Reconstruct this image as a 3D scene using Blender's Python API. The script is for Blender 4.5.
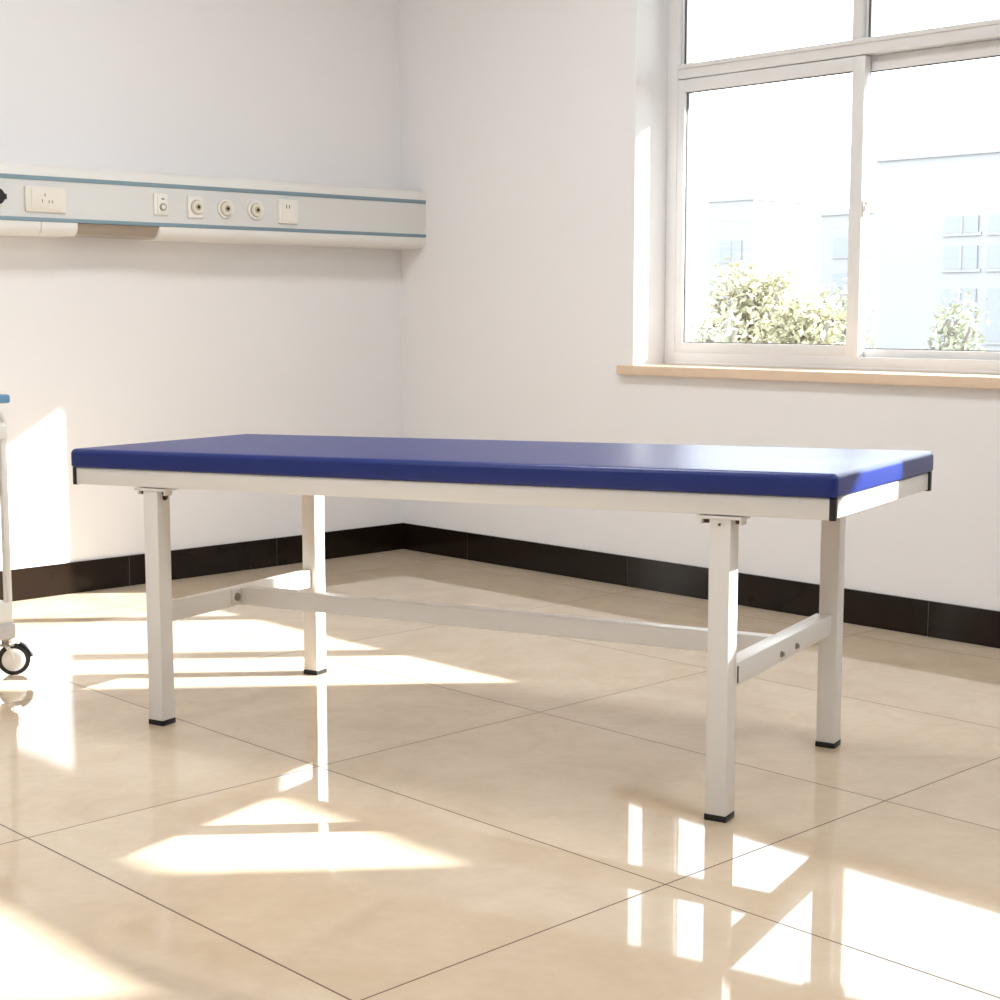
import bpy, bmesh, math, random
from mathutils import Vector, Matrix
for o in list(bpy.data.objects): bpy.data.objects.remove(o, do_unlink=True)
scn = bpy.context.scene; COL = scn.collection; PI = math.pi

# ------------------------------------------------------------ camera
CAM = Vector((-4.2947, -5.0964, 1.0)); YAW = 0.8089; PITCH = 0.1185
cd = bpy.data.cameras.new('camera'); cam = bpy.data.objects.new('camera', cd); COL.objects.link(cam)
cd.sensor_fit = 'HORIZONTAL'; cd.sensor_width = 36; cd.lens = 36 * 1.5838
cd.clip_start = 0.02; cd.clip_end = 500
cam.location = CAM
fw = Vector((math.cos(PITCH)*math.cos(YAW), math.cos(PITCH)*math.sin(YAW), -math.sin(PITCH)))
cam.rotation_euler = fw.to_track_quat('-Z', 'Y').to_euler()
scn.camera = cam

# ------------------------------------------------------------ world, sun, exposure
w = bpy.data.worlds.new('world'); scn.world = w; w.use_nodes = True
bg = w.node_tree.nodes['Background']
bg.inputs[0].default_value = (0.90, 0.95, 1.0, 1); bg.inputs[1].default_value = 4.1
sd = bpy.data.lights.new('sun', 'SUN'); sun = bpy.data.objects.new('sun', sd); COL.objects.link(sun)
sd.energy = 18.0; sd.angle = math.radians(0.7); sd.color = (1.0, 0.97, 0.94)
SUND = Vector((-0.772, 0.636, -0.47))
sun.rotation_euler = SUND.to_track_quat('-Z', 'Y').to_euler(); sun.location = (8, -8, 6)
vs = scn.view_settings; vs.view_transform = 'Standard'; vs.look = 'None'; vs.gamma = 1; vs.use_curve_mapping = False
vs.exposure = 0.54
FILL_W = 22.0      # watts of each added fill panel

# ------------------------------------------------------------ materials
def lin(c):
    return tuple(((v/255)/12.92 if v/255 <= .04045 else ((v/255+.055)/1.055)**2.4) for v in c) + (1,)
def mat(name, rgb, rough=.5, metal=0, noise=0, scale=8, bump=0, coat=0, spec=.5):
    m = bpy.data.materials.new(name); m.use_nodes = True; nt = m.node_tree; b = nt.nodes['Principled BSDF']
    c = lin(rgb); b.inputs['Base Color'].default_value = c
    b.inputs['Roughness'].default_value = rough; b.inputs['Metallic'].default_value = metal
    b.inputs['Coat Weight'].default_value = coat; b.inputs['Specular IOR Level'].default_value = spec
    tc = nt.nodes.new('ShaderNodeTexCoord'); n = nt.nodes.new('ShaderNodeTexNoise')
    n.inputs['Scale'].default_value = scale; n.inputs['Detail'].default_value = 5
    nt.links.new(tc.outputs['Object'], n.inputs['Vector'])
    k = noise if noise else .015
    r = nt.nodes.new('ShaderNodeMix'); r.data_type = 'RGBA'
    r.inputs[6].default_value = tuple(min(1, v*(1-k)) for v in c[:3]) + (1,)
    r.inputs[7].default_value = tuple(min(1, v*(1+k)) for v in c[:3]) + (1,)
    nt.links.new(n.outputs['Fac'], r.inputs[0]); nt.links.new(r.outputs[2], b.inputs['Base Color'])
    if bump:
        bp = nt.nodes.new('ShaderNodeBump'); bp.inputs['Strength'].default_value = bump; bp.inputs['Distance'].default_value = .002
        nt.links.new(n.outputs['Fac'], bp.inputs['Height']); nt.links.new(bp.outputs[0], b.inputs['Normal'])
    return m
M = {}
M['wall'] = mat('wall_paint', (233, 232, 233), .75, noise=.012, scale=3, bump=.05)
M['ceiling'] = mat('ceiling_paint', (240, 238, 234), .8)
M['white'] = mat('white_enamel', (232, 229, 225), .34, noise=.01)
M['upvc'] = mat('window_plastic', (222, 221, 220), .35)
M['gasket'] = mat('rubber_gasket', (70, 70, 70), .6)
M['sill'] = mat('sill_stone', (222, 197, 172), .35, noise=.05, scale=25)
M['base'] = mat('baseboard_tile', (27, 18, 12), .14, noise=.3, scale=5, spec=.22)
M['joint'] = mat('baseboard_joint', (120, 108, 96), .7)
M['black'] = mat('black_plastic', (14, 14, 15), .45)
M['chrome'] = mat('steel', (176, 170, 160), .3, metal=.9)
M['bronze'] = mat('dark_bolt', (84, 72, 62), .4, metal=.6)
M['panel'] = mat('panel_aluminium', (214, 214, 212), .42, noise=.01)
M['panelw'] = mat('panel_cover', (226, 224, 220), .35)
M['blue'] = mat('blue_stripe', (122, 146, 158), .45)
M['brown'] = mat('brown_lamp_cover', (158, 145, 132), .3)
M['cream'] = mat('cream_plastic', (226, 220, 208), .35)
M['plate'] = mat('white_plastic', (233, 230, 224), .35)
M['brass'] = mat('pale_brass', (190, 178, 150), .35, metal=.4)
M['dark'] = mat('dark_hole', (40, 36, 32), .5)
M['cart'] = mat('cart_plastic', (224, 221, 216), .4)
M['cartgrey'] = mat('cart_grey_bumper', (186, 182, 180), .5)
M['cartdark'] = mat('cart_drawer', (120, 112, 112), .4)
M['cartblue'] = mat('cart_blue_top', (98, 140, 174), .4)
M['board'] = mat('plywood', (190, 165, 135), .6, noise=.08)
M['lamp_frame'] = mat('lamp_frame', (235, 235, 235), .4)
M['facade'] = mat('facade', (143, 143, 144), .8)
M['facade_glass'] = mat('facade_glass', (131, 134, 141), .5)
M['ground'] = mat('pale_paving', (122, 121, 118), .9, noise=.05, scale=.3)
M['canopy'] = mat('concrete', (205, 203, 198), .85)
M['leaf'] = mat('leaf', (166, 161, 134), .7, noise=.2, scale=2)
M['leafb'] = mat('leaf_green', (158, 160, 140), .7, noise=.2, scale=2)
M['bark'] = mat('bark', (120, 114, 106), .9)
# blue vinyl
def vinyl():
    m = mat('blue_vinyl', (2, 34, 112), .36, noise=.04, scale=3)
    nt = m.node_tree; b = nt.nodes['Principled BSDF']
    n = nt.nodes.new('ShaderNodeTexNoise'); n.inputs['Scale'].default_value = 420
    bp = nt.nodes.new('ShaderNodeBump'); bp.inputs['Strength'].default_value = .12; bp.inputs['Distance'].default_value = .0005
    nt.links.new(n.outputs['Fac'], bp.inputs['Height']); nt.links.new(bp.outputs[0], b.inputs['Normal'])
    return m
M['vinyl'] = vinyl()
def emit(name, s, c=(1, .96, .9, 1)):
    m = bpy.data.materials.new(name); m.use_nodes = True; b = m.node_tree.nodes['Principled BSDF']
    b.inputs['Base Color'].default_value = (.9, .9, .9, 1); b.inputs['Emission Color'].default_value = c; b.inputs['Emission Strength'].default_value = s
    return m
M['lampglow'] = emit('lamp_diffuser', 3.0)  # glow of the added overhead fill panels
def glass():
    m = bpy.data.materials.new('window_glass'); m.use_nodes = True; nt = m.node_tree; nt.nodes.clear()
    out = nt.nodes.new('ShaderNodeOutputMaterial'); mx = nt.nodes.new('ShaderNodeMixShader')
    t = nt.nodes.new('ShaderNodeBsdfTransparent'); g = nt.nodes.new('ShaderNodeBsdfGlossy'); g.inputs['Roughness'].default_value = .02
    t.inputs[0].default_value = (.96, .975, .97, 1)
    f = nt.nodes.new('ShaderNodeFresnel'); f.inputs[0].default_value = 1.3
    nt.links.new(f.outputs[0], mx.inputs[0]); nt.links.new(t.outputs[0], mx.inputs[1]); nt.links.new(g.outputs[0], mx.inputs[2]); nt.links.new(mx.outputs[0], out.inputs[0])
    return m
M['glass'] = glass()
# polished floor tiles
SX, SY, TX, TY = .6933, 1.0045, -2.9248, -2.3505
def floor_mat():
    m = bpy.data.materials.new('polished_tile'); m.use_nodes = True; nt = m.node_tree; b = nt.nodes['Principled BSDF']; L = nt.links.new
    N = lambda t: nt.nodes.new(t)
    tc = N('ShaderNodeTexCoord'); sp = N('ShaderNodeSeparateXYZ'); L(tc.outputs['Object'], sp.inputs[0])
    def mth(op, a, bv=None):
        n = N('ShaderNodeMath'); n.operation = op
        for i, v in enumerate((a, bv)):
            if v is None: continue
            if isinstance(v, (int, float)): n.inputs[i].default_value = v
            else: L(v, n.inputs[i])
        return n.outputs[0]
    def line(ax, off, s, wd):
        v = mth('DIVIDE', mth('SUBTRACT', sp.outputs[ax], off), s)
        d = mth('MULTIPLY', mth('ABSOLUTE', mth('SUBTRACT', v, mth('ROUND', v))), s)
        return mth('LESS_THAN', d, wd), mth('FLOOR', v)
    lx, ix = line(0, TX, SX, .0017); ly, iy = line(1, TY, SY, .0017)
    g = mth('MAXIMUM', lx, ly)
    cb = N('ShaderNodeCombineXYZ'); L(ix, cb.inputs[0]); L(iy, cb.inputs[1])
    wn = N('ShaderNodeTexWhiteNoise'); L(cb.outputs[0], wn.inputs['Vector'])
    va = N('ShaderNodeVectorMath'); va.operation = 'MULTIPLY_ADD'; L(wn.outputs['Color'], va.inputs[0]); va.inputs[1].default_value = (9, 9, 9); L(tc.outputs['Object'], va.inputs[2])
    n1 = N('ShaderNodeTexNoise'); n1.inputs['Scale'].default_value = 4.5; n1.inputs['Detail'].default_value = 8; n1.inputs['Roughness'].default_value = .65; n1.inputs['Distortion'].default_value = .5; L(va.outputs[0], n1.inputs['Vector'])
    n2 = N('ShaderNodeTexNoise'); n2.inputs['Scale'].default_value = 38; n2.inputs['Detail'].default_value = 4; L(va.outputs[0], n2.inputs['Vector'])
    cr = N('ShaderNodeValToRGB'); e = cr.color_ramp.elements
    e[0].position = .3; e[0].color = lin((203, 183, 158)); e[1].position = .72; e[1].color = lin((217, 200, 177)); L(n1.outputs['Fac'], cr.inputs[0])
    mx = N('ShaderNodeMix'); mx.data_type = 'RGBA'; mx.blend_type = 'MULTIPLY'; mx.inputs[0].default_value = .22
    L(cr.outputs[0], mx.inputs[6]); L(n2.outputs['Color'], mx.inputs[7])
    n2c = N('ShaderNodeMapRange'); L(n2.outputs['Fac'], n2c.inputs[0]); n2c.inputs[1].default_value = .3; n2c.inputs[2].default_value = .7; n2c.inputs[3].default_value = .8; n2c.inputs[4].default_value = 1.0
    L(n2c.outputs[0], mx.inputs[7])
    mg = N('ShaderNodeMix'); mg.data_type = 'RGBA'; L(g, mg.inputs[0]); L(mx.outputs[2], mg.inputs[6]); mg.inputs[7].default_value = lin((92, 70, 54))
    L(mg.outputs[2], b.inputs['Base Color'])
    rr = N('ShaderNodeMapRange'); L(g, rr.inputs[0]); rr.inputs[3].default_value = .035; rr.inputs[4].default_value = .6; L(rr.outputs[0], b.inputs['Roughness'])
    b.inputs['IOR'].default_value = 1.48
    return m
M['floor'] = floor_mat()

# ------------------------------------------------------------ mesh helpers
def box(bm, a, b, bev=0, mi=0, seg=2):
    a, b = [min(p, q) for p, q in zip(a, b)], [max(p, q) for p, q in zip(a, b)]
    v = [bm.verts.new((x, y, z)) for x in (a[0], b[0]) for y in (a[1], b[1]) for z in (a[2], b[2])]
    fs = [bm.faces.new([v[i] for i in q]) for q in ((0,1,3,2),(4,6,7,5),(0,4,5,1),(2,3,7,6),(0,2,6,4),(1,5,7,3))]
    for f in fs: f.material_index = mi
    if bev:
        es = list({e for f in fs for e in f.edges})
        r = bmesh.ops.bevel(bm, geom=es, offset=bev, segments=seg, affect='EDGES', profile=.5)
        for f in r['faces']: f.material_index = mi
def cyl(bm, p, q, r, n=24, r2=None, bev=0, mi=0):
    p, q = Vector(p), Vector(q); d = q-p; rot = d.to_track_quat('Z', 'Y').to_matrix().to_4x4()
    g = bmesh.ops.create_cone(bm, cap_ends=True, segments=n, radius1=r, radius2=r if r2 is None else r2, depth=d.length, matrix=Matrix.Translation((p+q)/2) @ rot)
    fs = {f for v in g['verts'] for f in v.link_faces}
    for f in fs: f.material_index = mi
    if bev:
        es = [e for e in {e for f in fs if len(f.verts) > 4 for e in f.edges}]
        r_ = bmesh.ops.bevel(bm, geom=es, offset=bev, segments=2, affect='EDGES')
        for f in r_['faces']: f.material_index = mi
def tube(bm, pts, r, n=14):
    pts = [Vector(p) for p in pts]; rings = []; up = Vector((0, 0, 1))
    for i, p in enumerate(pts):
        t = (pts[min(i+1, len(pts)-1)] - pts[max(i-1, 0)]).normalized()
        a = t.orthogonal() if i == 0 else (prev - t*prev.dot(t)); a.normalize(); prev = a; b = t.cross(a)
        rings.append([bm.verts.new(p + (a*math.cos(2*PI*k/n) + b*math.sin(2*PI*k/n))*r) for k in range(n)])
    for A, B in zip(rings, rings[1:]):
        for k in range(n): bm.faces.new((A[k], A[(k+1) % n], B[(k+1) % n], B[k]))
    bm.faces.new(rings[0][::-1]); bm.faces.new(rings[-1])
def extrude_x(bm, prof, x0, x1, closed=True, caps=True):   # prof: (y,z) loop
    A = [bm.verts.new((x0, y, z)) for y, z in prof]; B = [bm.verts.new((x1, y, z)) for y, z in prof]; n = len(prof)
    for k in range(n if closed else n-1): bm.faces.new((A[k], A[(k+1) % n], B[(k+1) % n], B[k]))
    if caps and closed: bm.faces.new(A[::-1]); bm.faces.new(B)
def link(name, bm, mats, parent=None, smooth=True, xf=None):
    if xf:
        for v in bm.verts: v.co = xf(v.co)
    bmesh.ops.recalc_face_normals(bm, faces=bm.faces)
    me = bpy.data.meshes.new(name); bm.to_mesh(me); bm.free()
    for m in (mats if isinstance(mats, (list, tuple)) else [mats]): me.materials.append(M[m])
    if smooth:
        me.shade_smooth(); 
        me.set_sharp_from_angle(angle=math.radians(32))
    o = bpy.data.objects.new(name, me); COL.objects.link(o)
    if parent: o.parent = parent
    return o
def empty(name, loc=(0, 0, 0)):
    o = bpy.data.objects.new(name, None); COL.objects.link(o); o.location = loc; o.empty_display_size = .1; return o
def tag(o, label, cat, group=None):
    o['label'] = label; o['category'] = cat
    if group: o['group'] = group
    return o
def struct(o): o['kind'] = 'structure'; return o
def bx(name, a, b, m, parent=None, bev=0, off=None, xf=None):
    bm = bmesh.new(); box(bm, a, b, bev); 
    if off is not None:
        for v in bm.verts: v.co -= Vector(off)
    return link(name, bm, m, parent, xf=xf)

# ------------------------------------------------------------ room shell
RX, RY, RZ = -7.0, -8.6, 3.0
struct(bx('floor', (RX, RY, -.12), (0, 0, 0), 'floor'))
struct(bx('ceiling', (RX, RY, RZ), (0, 0, RZ+.15), 'ceiling'))
struct(bx('wall_left', (RX, 0, -.12), (.3, .25, RZ+.15), 'wall'))
struct(bx('wall_back', (RX-.2, RY-.2, -.12), (.3, RY, RZ+.15), 'wall'))
struct(bx('wall_far_side', (RX-.2, RY, -.12), (RX, .25, RZ+.15), 'wall')).name = 'wall_side'
# window wall, with its openings (y0, y1, z0, z1)
W1 = (-3.45, -1.29, .806, 2.45); SUN_W2 = (-5.28, -4.48, 1.48, 1.905); SUN_W3 = (-5.95, -4.48, 1.915, 2.45)  # the last two are added out of view to let sun patches in
bm = bmesh.new()
ys = sorted({RY, 0, W1[0], W1[1], SUN_W2[0], SUN_W2[1], SUN_W3[0]}); zs = sorted({-.12, RZ+.15, .806, 2.45, 1.48, 1.905, 1.915})
solid = lambda y, z: not any(a < y < b and c < z < d for a, b, c, d in (W1, SUN_W2, SUN_W3))
for y0, y1 in zip(ys, ys[1:]):
    st = None
    for z0, z1 in zip(zs, zs[1:]):
        if solid((y0+y1)/2, (z0+z1)/2):
            if st is None: st = z0
            en = z1
        elif st is not None: box(bm, (0, y0, st), (.3, y1, en)); st = None
    if st is not None: box(bm, (0, y0, st), (.3, y1, en))
bmesh.ops.remove_doubles(bm, verts=bm.verts, dist=1e-5)
# drop the doubled inner faces between neighbouring blocks
seen = {}
for f in list(bm.faces):
    k = tuple(round(c, 3) for c in f.calc_center_median()); seen.setdefault(k, []).append(f)
for fs in seen.values():
    if len(fs) > 1: bmesh.ops.delete(bm, geom=fs, context='FACES_ONLY')
struct(link('wall_right', bm, 'wall', smooth=False))

def baseboard(name, joints, axis, far):
    bm = bmesh.new(); h = .1117; t = .01
    js = [0] + joints + [far]
    def B(a, b, d0, d1, z0, z1, mi, bev=0):
        if axis == 'x': box(bm, (-b, -d1, z0), (-a, -d0, z1), bev, mi)
        else: box(bm, (-d1, -b, z0), (-d0, -a, z1), bev, mi)
    B(.0, far, 0, t-.002, 0, h-.001, 1)
    for a, b in zip(js, js[1:]): B(a+.0012, b-.0012, .001, t, .0005, h, 0, .0008)
    return struct(link(name, bm, ['base', 'joint'], smooth=False))
baseboard('baseboard_left', [.659+.659*i for i in range(9)], 'x', -RX)
baseboard('baseboard_right', [.412, 1.278, 2.522, 3.39, 4.26, 5.13, 6.0, 6.87, 7.74], 'y', -RY)

# window sill
struct(bx('trim_1', (-.03, -3.53, .774), (.172, -1.234, .808), 'sill', bev=.003))

# ------------------------------------------------------------ the visible window
def rect_frame(bm, x0, x1, y0, y1, z0, z1, wl, wr, wb, wt, bev=.002):   # y0<y1 ; wl at the y1 (left in view) side
    box(bm, (x0, y1-wl, z0), (x1, y1, z1), bev); box(bm, (x0, y0, z0), (x1, y0+wr, z1), bev)
    box(bm, (x0+.0004, y0+wr-.001, z0), (x1-.0004, y1-wl+.001, z0+wb), bev); box(bm, (x0+.0004, y0+wr-.001, z1-wt), (x1-.0004, y1-wl+.001, z1), bev)
F = .169
win = struct(empty('window_1', (F, -2.37, .808)))
off = (F, -2.37, .808)
def wpart(name, bm, m, parent=win):
    for v in bm.verts: v.co -= Vector(off)
    return link(name, bm, m, parent)
bm = bmesh.new()
y0, y1 = -3.448, -1.290
rect_frame(bm, F, F+.085, y0, y1, .808, 2.448, .048, .05, .0425, .05)
box(bm, (F, y0+.049, 1.823), (F+.085, y1-.049, 1.868), .002)      # transom
box(bm, (F-.006, y0+.049, 1.858), (F+.02, y1-.049, 1.873), .002)  # bead on the transom
box(bm, (F-.004, y0+.049, .808), (F+.006, y1-.049, .818), .002)   # sill lip
for yc in (-2.087, -2.80): box(bm, (F+.004, yc-.020, 1.866), (F+.085, yc+.020, 2.40), .002)
wpart('window_frame', bm, 'upvc')
def sash(xa, y0, y1, z0, z1, wl, wr, wb, wt):
    bm = bmesh.new(); rect_frame(bm, xa, xa+.034, y0, y1, z0, z1, wl, wr, wb, wt)
    s = wpart('window_sash', bm, 'upvc')
    bm = bmesh.new(); rect_frame(bm, xa+.012, xa+.022, y0+wr-.003, y1-wl+.003, z0+wb-.003, z1-wt+.003, .006, .006, .006, .006, 0)
    wpart('gasket', bm, 'gasket', s)
    bm = bmesh.new(); box(bm, (xa+.015, y0+wr, z0+wb), (xa+.019, y1-wl, z1-wt)); wpart('window_pane', bm, 'glass', s)
    return s
sash(F+.002, -2.121, -1.337, .848, 1.820, .033, .048, .040, .044)
s2 = sash(F+.040, -2.86, -2.080, .842, 1.820, .022, .048, .034, .045)
sash(F+.002, -3.40, -2.83, .846, 1.820, .040, .040, .040, .044)
for a, b in ((-2.068, -1.337), (-2.782, -2.106), (-3.398, -2.818)):
    bm = bmesh.new(); box(bm, (F+.035, a, 1.868), (F+.039, b, 2.398)); wpart('window_pane', bm, 'glass')
    bm = bmesh.new(); rect_frame(bm, F+.020, F+.034, a-.001, b+.001, 1.866, 2.40, .008, .004, .006, .010, .001); g = wpart('glazing_bead', bm, 'upvc')
    bm = bmesh.new(); rect_frame(bm, F+.030, F+.036, a+.003, b-.007, 1.871, 2.39, .004, .004, .003, .004, 0); wpart('gasket', bm, 'gasket', g)
# crescent latch between the sashes
bm = bmesh.new(); box(bm, (F+.006, -2.126, 1.306), (F+.03, -2.1205, 1.362), .003)
lt = wpart('window_latch', bm, 'plate'); lt['label'] = 'small white latch where the two sliding sashes meet'
bm = bmesh.new(); cyl(bm, (F+.016, -2.124, 1.336), (F+.016, -2.136, 1.336), .009, 16); box(bm, (F-.004, -2.142, 1.322), (F+.018, -2.134, 1.362), .003); box(bm, (F+.0, -2.148, 1.346), (F+.014, -2.138, 1.356), .002)
wpart('latch_lever', bm, 'plate', lt)
# added unseen openings further along the wall, placed to shape the sun patches
for i, (a, b, c, d) in enumerate((SUN_W2, SUN_W3)):
    off = (F, (a+b)/2, c)
    wn = struct(empty('window_%d' % (i+2), off))
    bm = bmesh.new(); rect_frame(bm, F, F+.03, a, b, c, d, .03, .03, .02, .02); wpart('window_frame', bm, 'upvc', wn)
    bm = bmesh.new(); box(bm, (F+.013, a+.03, c+.02), (F+.017, b-.03, d-.02)); wpart('window_pane', bm, 'glass', wn)

# added unseen slab outside that cuts off the high sun over the window
struct(bx('trim_2', (.30, -4.75, 2.62), (1.68, -.6, 2.76), 'canopy'))

# ------------------------------------------------------------ bed head service panel
P = .1584
bh = empty('bedhead_service_panel', (-3.0, 0, 1.37)); off = (-3.0, 0, 1.37)
tag(bh, 'long grey and white hospital bedhead service panel with blue stripes mounted along the left wall', 'wall panel')
def bpart(name, bm, m, parent=bh):
    for v in bm.verts: v.co -= Vector(off)
    return link(name, bm, m, parent)
X0 = -6.0
def arc(cy, cz, r, a0, a1, n=8): return [(cy + r*math.cos(math.radians(a0+(a1-a0)*k/n)), cz + r*math.sin(math.radians(a0+(a1-a0)*k/n))) for k in range(n+1)]
bm = bmesh.new(); extrude_x(bm, [(-.002, 1.299), (-P+.001, 1.299), (-P+.001, 1.448), (-.002, 1.448)], X0, -.002)
bpart('front_plate', bm, 'panel')['label'] = 'flat light grey front plate'
top = [(-.001, 1.4475), (-P, 1.4475), (-P, 1.452)] + arc(-P+.036, 1.452, .036, 180, 90)[1:] + [(-.001, 1.490)]
bm = bmesh.new(); extrude_x(bm, top, X0, -.001); bpart('top_cover', bm, 'panelw')['label'] = 'rounded white top cover'
low = [(-.001, 1.298), (-P, 1.298), (-P, 1.290)] + arc(-P+.034, 1.288, .034, 180, 270)[1:] + [(-.001, 1.254)]
ba, bb = -1.567, -1.247
for x0, x1 in ((X0, -1.7015), (-1.7000, ba), (bb, -.001)):
    bm = bmesh.new(); extrude_x(bm, low, x0, x1); bpart('bottom_cover', bm, 'panelw')['label'] = 'rounded white bottom cover'
rec = [(-.001, 1.297), (-P+.004, 1.297), (-P+.012, 1.288)] + arc(-P+.042, 1.288, .028, 180, 270)[1:] + [(-.001, 1.260)]
bm = bmesh.new(); extrude_x(bm, rec, ba, bb); bpart('reading_light_cover', bm, 'brown')['label'] = 'recessed brown lamp cover in the underside'
for z0, z1 in ((1.434, 1.4485), (1.2985, 1.3115)):
    bm = bmesh.new(); box(bm, (X0, -P-.0015, z0), (-.001, -P+.003, z1), .0005); bpart('blue_stripe', bm, 'blue')['label'] = 'grey blue stripe'
bm = bmesh.new(); extrude_x(bm, [(-.001, 1.2535), (-P+.034, 1.2535)] + arc(-P+.033, 1.2885, .0345, 270, 180)[1:] + [(-P-.001, 1.45)] + arc(-P+.037, 1.452, .0375, 180, 90)[1:] + [(-.001, 1.4915)], -.0045, -.0005)
bpart('end_cap', bm, 'panelw')
def plate(name, x0, x1, z0, z1, m='plate', t=.008, lab=None):
    bm = bmesh.new(); box(bm, (x0, -P-t, z0), (x1, -P+.002, z1), .003); o = bpart(name, bm, m)
    if lab: o['label'] = lab
    return o
def disc(name, x, z, r, y0, y1, m, parent, bev=.001, n=32, bx_=None):
    bm = bmesh.new(); cyl(bm, (x, -P-y0, z), (x, -P-y1, z), r, n, bev=bev)
    return bpart(name, bm, m, parent)
# cream double plate
o = plate('socket_plate', -1.759, -1.612, 1.329, 1.413, 'cream', lab='wide cream double socket plate')
bm = bmesh.new(); box(bm, (-1.738, -P-.0105, 1.339), (-1.633, -P-.007, 1.404), .001); s = bpart('socket_insert', bm, 'cream', o)
for x, z, a in ((-1.70, 1.366, .5), (-1.676, 1.364, -.5), (-1.69, 1.386, 0), (-1.664, 1.364, .5)):
    bm = bmesh.new(); box(bm, (x-.0012, -P-.0112, z-.005), (x+.0012, -P-.0100, z+.005)); bpart('slot', bm, 'dark', o)
# grounding post plate
o = plate('ground_terminal_plate', -1.271, -1.214, 1.338, 1.413, 'plate', lab='small white plate with a round terminal')
bm = bmesh.new(); box(bm, (-1.260, -P-.0125, 1.345), (-1.220, -P-.007, 1.407), .001); bpart('terminal_bezel', bm, 'plate', o)
k = disc('terminal_ring', -1.240, 1.366, .0135, .010, .018, 'chrome', o)
disc('terminal_core', -1.240, 1.366, .0075, .014, .0205, 'plate', o)
bm = bmesh.new(); box(bm, (-1.245, -P-.0132, 1.392), (-1.233, -P-.012, 1.396)); bpart('indicator_mark', bm, 'dark', o)
# gas outlets
def gas(x, z, sq):
    if sq: o = plate('gas_outlet', x-.032, x+.032, z-.038, z+.038, 'plate', lab='round gas outlet on a square plate')
    else:
        bm = bmesh.new(); cyl(bm, (x, -P+.001, z), (x, -P-.009, z), .034, 40, bev=.0015); o = bpart('gas_outlet', bm, 'plate'); o['label'] = 'round gas outlet without a square plate'
    x += .004 if sq else 0
    disc('outlet_ring', x, z, .0265, .007, .0105, 'brass', o)
    disc('outlet_collar', x, z, .0235, .010, .018, 'cream', o, .003)
    disc('outlet_bore', x, z, .0125, .016, .0192, 'brass', o)
    disc('outlet_pin', x+.001, z, .0065, .018, .0202, 'dark', o)
gas(-1.100, 1.372, True); gas(-.971, 1.372, False); gas(-.839, 1.373, False)
# switch
o = plate('switch_plate', -.736, -.648, 1.329, 1.418, 'plate', t=.011, lab='square white switch plate')
bm = bmesh.new(); box(bm, (-.725, -P-.0135, 1.339), (-.659, -P-.010, 1.408), .001); r_ = bpart('switch_rocker', bm, 'plate', o)
for x in (-.705, -.692):
    bm = bmesh.new(); box(bm, (x-.0015, -P-.0142, 1.384), (x+.0015, -P-.0133, 1.398)); bpart('slot', bm, 'dark', o)
# black round socket at the frame's edge
bm = bmesh.new(); cyl(bm, (-1.862, -P+.001, 1.374), (-1.862, -P-.006, 1.374), .035, 32, bev=.0015); o = bpart('round_socket', bm, 'plate'); o['label'] = 'round black socket near the left end'
disc('socket_insert', -1.860, 1.374, .027, .005, .016, 'black', o, .003)
box_ = bmesh.new(); box(box_, (-1.850, -P-.012, 1.365), (-1.826, -P-.004, 1.383), .002); bpart('socket_flap', box_, 'black', o)

# ------------------------------------------------------------ examination couch
TX0, TY0, ANG = -2.3706, -1.5579, -1.28815
L, W, HL, HR, HB, FT, LW = 1.9309, .6639, .5772, .6141, -.0077, .0410, .0444
tb = empty('examination_couch', (TX0, TY0, 0)); tb.rotation_euler = (0, 0, ANG)
tag(tb, 'white steel medical examination couch with a flat blue vinyl mattress, standing on the tiled floor', 'examination couch')
H = lambda u, v: HL + (HR-HL)*u/L + HB*v/W
def slope(co):      # frame height follows the couch's slight lean; z given relative to the frame underside
    return Vector((co.x, co.y, co.z + H(co.x, co.y)))
def fbox(name, a, b, m, parent=tb, bev=.0015): return bx(name, a, b, m, parent, bev, xf=slope)
# rails
RT = .030
fbox('side_rail', (.004, 0, 0), (L-.004, RT, FT), 'white')
fbox('side_rail', (.004, W-RT, 0), (L-.004, W, FT), 'white')
for u0, u1 in ((.0, RT), (L-RT, L)): fbox('end_rail', (u0, .012, .0015), (u1, W-.012, FT-.0015), 'white')
for u in (.48, .96, 1.45): fbox('cross_slat', (u-.015, RT, .006), (u+.015, W-RT, .034), 'white')
for u0, u1 in ((-.0045, .008), (L-.008, L+.0045)):
    for v0, v1 in ((-.0015, .012), (W-.012, W+.0015)):
        fbox('corner_cap', (u0, v0, -.0015), (u1, v1, FT+.0005), 'black')['label'] = 'black plastic corner cap'
fbox('support_board', (RT+.001, RT+.001, FT-.006), (L-RT-.001, W-RT-.001, FT), 'board', bev=0)
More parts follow.
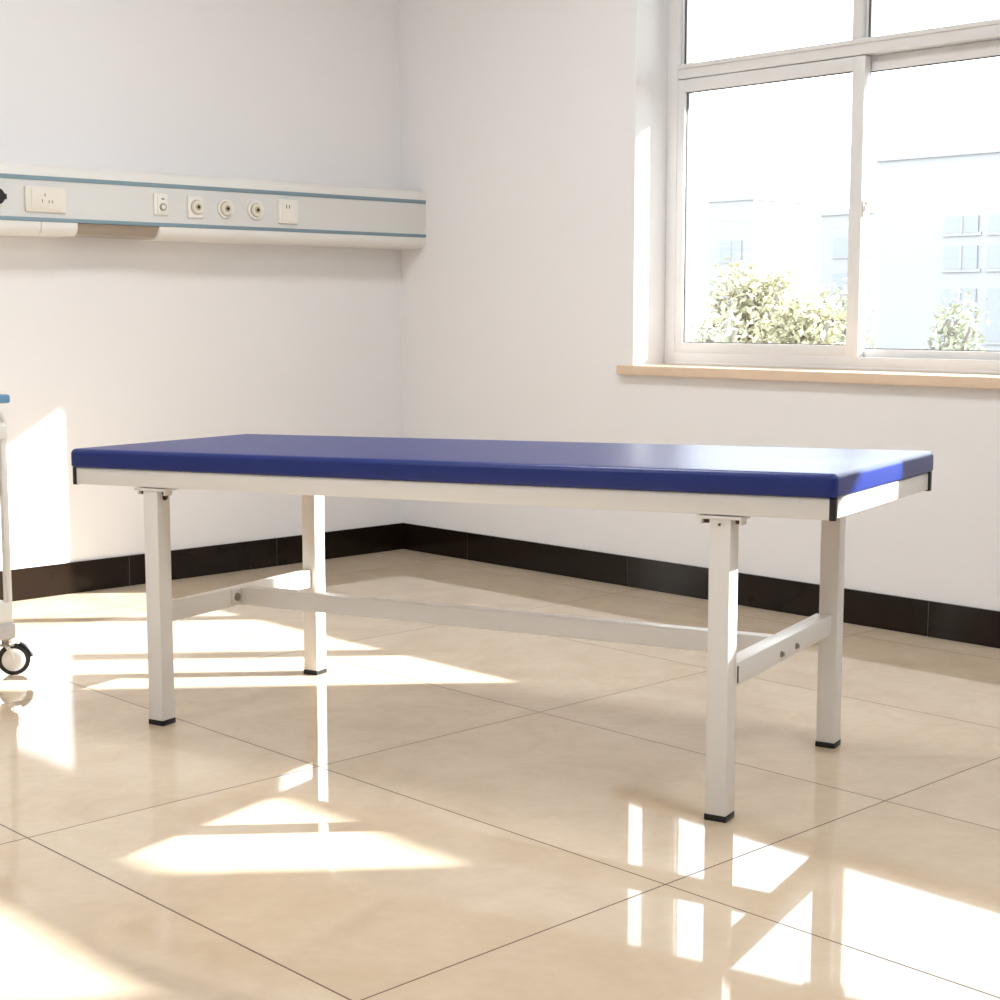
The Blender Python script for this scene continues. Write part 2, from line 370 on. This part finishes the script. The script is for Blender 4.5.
# mattress: rounded pad
def rounded_pad(u0, v0, u1, v1, z0, z1, rc, rt, rb):
    bm = bmesh.new(); loops = []
    prof = [(rb*(1-math.sin(a)), z0+rb*(1-math.cos(a))) for a in [PI/2*k/5 for k in range(6)]]
    prof += [(rt*(1-math.cos(a)), z1-rt+rt*math.sin(a)) for a in [PI/2*k/8 for k in range(9)]]
    prof += [(rt+.02, z1+.0005), (rt+.08, z1+.001)]
    for ins, z in prof:
        r = max(rc-ins, .004); ring = []
        for cu, cv, a0 in ((u1-ins-r, v1-ins-r, 0), (u0+ins+r, v1-ins-r, 90), (u0+ins+r, v0+ins+r, 180), (u1-ins-r, v0+ins+r, 270)):
            for k in range(9):
                a = math.radians(a0+90*k/8); ring.append(bm.verts.new((cu+r*math.cos(a), cv+r*math.sin(a), z)))
        loops.append(ring)
    for A, B in zip(loops, loops[1:]):
        for k in range(len(A)): bm.faces.new((A[k], A[(k+1) % len(A)], B[(k+1) % len(A)], B[k]))
    bm.faces.new(loops[0][::-1]); bm.faces.new(loops[-1]); return bm
bm = rounded_pad(-.008, -.010, L+.008, W+.010, FT+.0008, FT+.0465, .016, .013, .006)
link('mattress', bm, 'vinyl', tb, xf=slope)['label'] = 'flat blue vinyl mattress'
# legs
u_l, u_r = .2196, L-.1998-LW; v_f, v_b = -.0005, W-LW+.004
legs = {}
def bolt(p, n, parent, r=.0065, m='bronze'):
    bm = bmesh.new(); p = Vector(p); n = Vector(n)
    cyl(bm, p - n*.001, p+n*.0025, r*1.25, 20); cyl(bm, p+n*.002, p+n*.0065, r*.8, 6)
    return link('bolt', bm, m, parent)
for u0_, v0 in ((u_l, v_f), (u_l, v_b), (u_r, v_f), (u_r, v_b)):
    for u0 in (u0_ + {(u_l, v_f): .005, (u_l, v_b): .003, (u_r, v_f): -.003, (u_r, v_b): .011}[(u0_, v0)],):
        bm = bmesh.new(); box(bm, (u0, v0, .012), (u0+LW, v0+LW, H(u0+LW/2, v0)-.0075), .002)
        lg = link('leg', bm, 'white', tb)
        bx('foot_cap', (u0-.001, v0-.001, 0), (u0+LW+.001, v0+LW+.001, .0125), 'black', lg, .001)['label'] = 'black rubber foot'
        pl = fbox('mounting_plate', (u0-.026, max(v0-.003, -.003), -.0085), (u0+LW+.022, v0+LW+.004, -.0022), 'white', bev=.001)
        for uu, sgn in ((u0-.0185, -1), (u0+LW+.0185, 1)):
            bm = bmesh.new(); box(bm, (uu-.0025, v0+.004, -.019), (uu+.0025, v0+.030, -.005), .0008); link('bracket_tab', bm, 'white', pl, xf=slope)
            bm = bmesh.new(); z = H(uu, v0)-.0115; cyl(bm, (uu-sgn*.008, v0+.014, z+.004), (uu-sgn*.008, v0+.014, z-.006), .0055, 6); link('bolt', bm, 'bronze', pl)
        hz_ = H(u0, v0)
        if u0_ == u_l and v0 == v_f: bolt((u0+LW, v0+.026, hz_-.024), (1, 0, 0), lg, .0062)
        if u0_ == u_r and v0 == v_f:
            bolt((u0+.022, v0, hz_-.018), (0, -1, 0), lg, .002)
# stretchers
zc = lambda u: .2465 + (.0195)*(u-.25)/1.48
CB = .047
def sl(co): return Vector((co.x, co.y, co.z + zc(co.x)))
lc = bx('cross_stretcher', (.2245, v_f+LW, 0), (.2535, v_b, CB), 'white', tb, .002, xf=sl)
rc_ = bx('cross_stretcher', (L-.1998-.040, v_f+LW, 0), (L-.1998-.0015, v_b, CB), 'white', tb, .002, xf=sl)
lb = bx('long_stretcher', (.2535, .320, .0), (L-.1998-.040, .357, CB-.0015), 'white', tb, .002, xf=sl)
bm = bmesh.new(); box(bm, (.2530, .283, .003), (.2565, .3205, .044), .0006); br = link('bracket_plate', bm, 'white', tb, xf=sl)
bolt((.2565, .302, zc(.25)+.024), (1, 0, 0), br, .0085, 'chrome')
bm = bmesh.new(); box(bm, (.2530, .3565, .003), (.2565, .392, .044), .0006); br = link('bracket_plate', bm, 'white', tb, xf=sl)
bolt((.2565, .374, zc(.25)+.024), (1, 0, 0), br, .0085)
for v in (.293, .386): bolt((L-.1998-.0015, v, zc(1.73)+.0085+.009), (1, 0, 0), rc_, .0058, 'chrome')
for v in (v_f+LW+.001,):
    bm = bmesh.new(); box(bm, (L-.1998-.002, v, .006), (L-.1998+.0003, v+.003, .040)); link('weld_slot', bm, 'bronze', rc_, xf=sl)

# ------------------------------------------------------------ medical cart at the left edge
cx0, cy0 = -2.3105, -1.05
ct = empty('medical_trolley', (cx0-.30, cy0+.2, 0)); off = (cx0-.30, cy0+.2, 0)
tag(ct, 'white medical trolley with a blue top and black tyred casters, cut by the left edge', 'trolley')
def cpart(name, bm, m, parent=ct):
    for v in bm.verts: v.co -= Vector(off)
    return link(name, bm, m, parent)
CLX, CDY = .62, .42            # length towards -x, depth towards +y
xa, xb = cx0-CLX, cx0; ya, yb = cy0, cy0+CDY
bm = bmesh.new(); box(bm, (xa-.03, ya-.012, .752), (xb+.027, yb+.03, .776), .006); cpart('top_tray', bm, 'cartblue')['label'] = 'blue top tray'
for x in (xa, xb):
    for y in (ya, yb):
        bm = bmesh.new(); box(bm, (x-.006, y-.010, .19), (x+.012, y+.010, .70), .003); cpart('post', bm, 'cart')
for y in (ya, yb):   # arched rail from post to post beneath the tray
    r = .045; pts = [(xb+.012, y, .695), (xb+.012, y, .70)]
    pts += [(xb+.012-r+r*math.cos(a), y, .694+r*math.sin(a)) for a in [PI/2*k/8 for k in range(1, 9)]]
    pts += [(xa-.012+r-r*math.sin(a), y, .694+r*math.cos(a)) for a in [PI/2*k/8 for k in range(0, 9)]]
    bm = bmesh.new(); tube(bm, pts, .0085); cpart('rail', bm, 'cart')
bm = bmesh.new(); box(bm, (xa-.012, ya-.0135, .655), (xb+.013, yb+.0135, .694), .003); cpart('upper_frame', bm, 'cart')
bm = bmesh.new(); box(bm, (xa+.012, ya+.004, .575), (xb-.013, yb-.004, .655)); d = cpart('drawer', bm, 'cartdark'); d['label'] = 'grey drawer under the top'
bm = bmesh.new(); box(bm, (xa+.2, ya-.006, .61), (xb-.2, ya+.004, .62), .002); cpart('drawer_handle', bm, 'cart', d)
bm = bmesh.new(); box(bm, (xa+.005, ya+.000, .50), (xb-.006, yb, .568), .004); cpart('shelf_tray', bm, 'cart')
bm = bmesh.new(); box(bm, (xa-.02, ya-.018, .147), (xb+.009, yb+.018, .205), .006); cpart('base', bm, 'cart')
bm = bmesh.new(); box(bm, (xa-.027, ya-.025, .104), (xb+.013, yb+.025, .149), .008); cpart('bumper', bm, 'cartgrey')['label'] = 'grey bumper around the base'
ax = Vector((-.50, -.866, 0)).normalized(); ax2 = Vector((.866, -.50, 0)).normalized()
def caster(x, y, brake):
    c = Vector((x, y, .044)); s = c + ax2*-.018
    bm = bmesh.new(); cyl(bm, (s.x, s.y, .085), (s.x, s.y, .106), .014, 20); cyl(bm, (s.x, s.y, .083), (s.x, s.y, .089), .022, 20)
    k = cpart('caster', bm, 'chrome')
    bm = bmesh.new()
    for sg in (1, -1):
        g = bmesh.ops.create_cone(bm, cap_ends=True, segments=32, radius1=.022, radius2=.022, depth=.003)
        tube(bm, [s + ax*sg*.013 + Vector((0, 0, .0)) + Vector((0, 0, .085-.044)), c + ax*sg*.0165 + Vector((0, 0, .012)), c + ax*sg*.0165], .006, 8)
        rot = ax.to_track_quat('Z', 'Y').to_matrix().to_4x4()
        bmesh.ops.transform(bm, matrix=Matrix.Translation(c+ax*sg*.0165) @ rot, verts=g['verts'])
    cpart('fork', bm, 'cart', k)
    bm = bmesh.new(); cyl(bm, c-ax*.012, c+ax*.012, .044, 48, bev=.005); cpart('tyre', bm, 'black', k)['label'] = 'black tyre'
    bm = bmesh.new(); cyl(bm, c-ax*.0135, c+ax*.0135, .0335, 40, bev=.002); cpart('wheel_hub', bm, 'cart', k)
    if brake:
        bm = bmesh.new(); R = .0475
        pts = [c + ax2*math.cos(a)*R + Vector((0, 0, math.sin(a)*R)) + ax*.004 for a in [math.radians(8 + 62*q/8) for q in range(9)]]
        tube(bm, pts, .0055, 10); 
        for a in (20, 45, 70):
            pass
        cpart('brake_lever', bm, 'black', k)['label'] = 'black brake lever over the wheel'
caster(-2.297, -1.052, True); caster(-2.297, yb, False); caster(xa+.02, ya, True); caster(xa+.02, yb, False)

# ------------------------------------------------------------ fill light panels, added on the ceiling out of view
for i, (x, y) in enumerate(((-1.8, -2.0), (-1.8, -5.2), (-4.9, -2.0), (-4.9, -5.2))):
    cl = empty('ceiling_lamp', (x, y, RZ)); tag(cl, ['square ceiling panel lamp above the examination couch, nearest the window and the corner', 'square ceiling panel lamp beyond the foot of the couch beside the window wall', 'square ceiling panel lamp above the trolley by the service panel wall', 'square ceiling panel lamp behind the viewer, furthest from both visible walls'][i], 'ceiling lamp', 'ceiling panel lamps')
    bm = bmesh.new(); rect_frame(bm, -.30, .30, -.30, .30, -.03, 0, .015, .015, .004, .004); 
    bm.free(); bm = bmesh.new()
    for a, b in (((-.32, -.32), (.32, -.30)), ((-.32, .30), (.32, .32)), ((-.32, -.30), (-.30, .30)), ((.30, -.30), (.32, .30))): box(bm, (a[0], a[1], -.03), (b[0], b[1], 0))
    link('lamp_frame', bm, 'lamp_frame', cl)
    bm = bmesh.new(); box(bm, (-.30, -.30, -.02), (.30, .30, -.001)); link('lamp_diffuser', bm, 'lampglow', cl)
    ld = bpy.data.lights.new('lamp_light', 'AREA'); ld.shape = 'SQUARE'; ld.size = .6; ld.energy = FILL_W; ld.color = (.93, .965, 1.0)
    lo = bpy.data.objects.new('lamp_light', ld); COL.objects.link(lo); lo.parent = cl; lo.location = (0, 0, -.035)

# ------------------------------------------------------------ outside
GZ = -4.0
struct(bx('ground', (.3, -120, GZ-.2), (220, 220, GZ), 'ground'))
def polar(px, dist):      # point seen in picture column px at a horizontal distance
    a = YAW - math.atan((px-500)/1583.8); return CAM.x + dist*math.cos(a), CAM.y + dist*math.sin(a)
def building(x, ya, yb, top, dep, wins, label):
    b = empty('building', (x, (ya+yb)/2, GZ)); tag(b, label, 'building')
    o_ = Vector((x, (ya+yb)/2, GZ))
    bm = bmesh.new(); box(bm, (x, ya, GZ), (x+dep, yb, top)); box(bm, (x-.08, ya-.08, top-.25), (x+dep+.08, yb+.08, top))
    for v in bm.verts: v.co -= o_
    link('wall', bm, 'facade', b, smooth=False)
    for y0, y1, z0, z1 in wins:
        bm = bmesh.new(); box(bm, (x-.06, y0, z0), (x+.02, y1, z1))
        for v in bm.verts: v.co -= o_
        w_ = link('window_pane', bm, 'facade_glass', b, smooth=False)
        bm = bmesh.new(); box(bm, (x-.09, (y0+y1)/2-.04, z0), (x-.05, (y0+y1)/2+.04, z1)); box(bm, (x-.05, y0-.1, z0-.10), (x-.01, y1+.1, z0))
        for v in bm.verts: v.co -= o_
        link('window_frame', bm, 'facade', w_, smooth=False)
wins = []
for z0, z1 in ((-2.4, -.9), (.1, 1.7), (2.3, 3.0), (3.4, 3.9)):
    for y0, y1 in ((20.2, 21.3), (18.0, 19.8), (15.6, 17.6), (13.2, 15.2)): wins.append((y0, y1, z0, z1))
building(40, 10, 23.9, 6.0, 12, wins, 'large pale white building seen through the right hand window pane')
wins = [(36.0, 39.2, z, z+.9) for z in (-1.5, .2, 1.9, 3.6)]
building(60, 30, 40.0, 5.8, 10, wins, 'pale building with banded windows behind the right end of the trees')
building(72, 53.2, 56.6, 7.8, 8, [(54, 55.6, z, z+1.2) for z in (-1, 1.5, 4)], 'narrow pale tower block behind the left end of the trees')
random.seed(7)
def tree(px, dist, top, rad, n, label, m, squash=1.0, low=-1.6):
    x, y = polar(px, dist); t = empty('tree', (x, y, GZ)); tag(t, label, 'tree')
    bm = bmesh.new(); tube(bm, [(0, 0, 0), (.05, 0, 2), (0, .1, top-GZ-rad*.8)], .13, 10)
    for k in range(9):
        a = k*2.4; z = (top-GZ)*(.45+.05*k); tube(bm, [(0, 0, z-.5), (math.cos(a)*rad*.4, math.sin(a)*rad*.4, z), (math.cos(a)*rad*.8, math.sin(a)*rad*.8, z+.5)], .035, 6)
    link('trunk', bm, 'bark', t)
    bm = bmesh.new(); cl = []
    for k in range(26):
        z = random.uniform(low, top-.25); f = 1-max(0, (z-low))/(top-low); rr = rad*(.18+.82*f**.7)
        a = random.uniform(0, 2*PI); r = rr*math.sqrt(random.random())
        cl.append(Vector((r*math.cos(a), r*math.sin(a), z-GZ)))
    for k in range(n):
        c = random.choice(cl); d = Vector((random.gauss(0, 1), random.gauss(0, 1), random.gauss(0, .8))); d = d.normalized()*random.random()**.5*.48
        p = c+d; s = random.uniform(.05, .10); q = Matrix.Rotation(random.uniform(0, 6.28), 3, Vector((random.gauss(0,1), random.gauss(0,1), random.gauss(0,1))).normalized())
        vs_ = [bm.verts.new(p + q @ Vector(v)*s) for v in ((-1, 0, 0), (0, -.5, .15), (1, 0, 0), (0, .5, .15))]
        bm.faces.new((vs_[0], vs_[1], vs_[2])); bm.faces.new((vs_[0], vs_[2], vs_[3]))
    link('foliage', bm, m, t, smooth=False)
tree(757, 27, 2.15, 1.0, 5000, 'tallest pale yellow green tree outside, behind the left window pane', 'leaf')
tree(716, 21, 1.35, .7, 2500, 'low leafy tree at the left edge of the left window pane', 'leafb')
tree(803, 23.5, 1.45, .9, 3500, 'round pale tree outside, just right of the tallest tree', 'leaf')
tree(834, 31, 1.65, .8, 3000, 'green leafy tree outside beside the window mullion', 'leafb')
tree(953, 30, 1.3, .6, 1800, 'small pale tree in front of the large building', 'leafb')
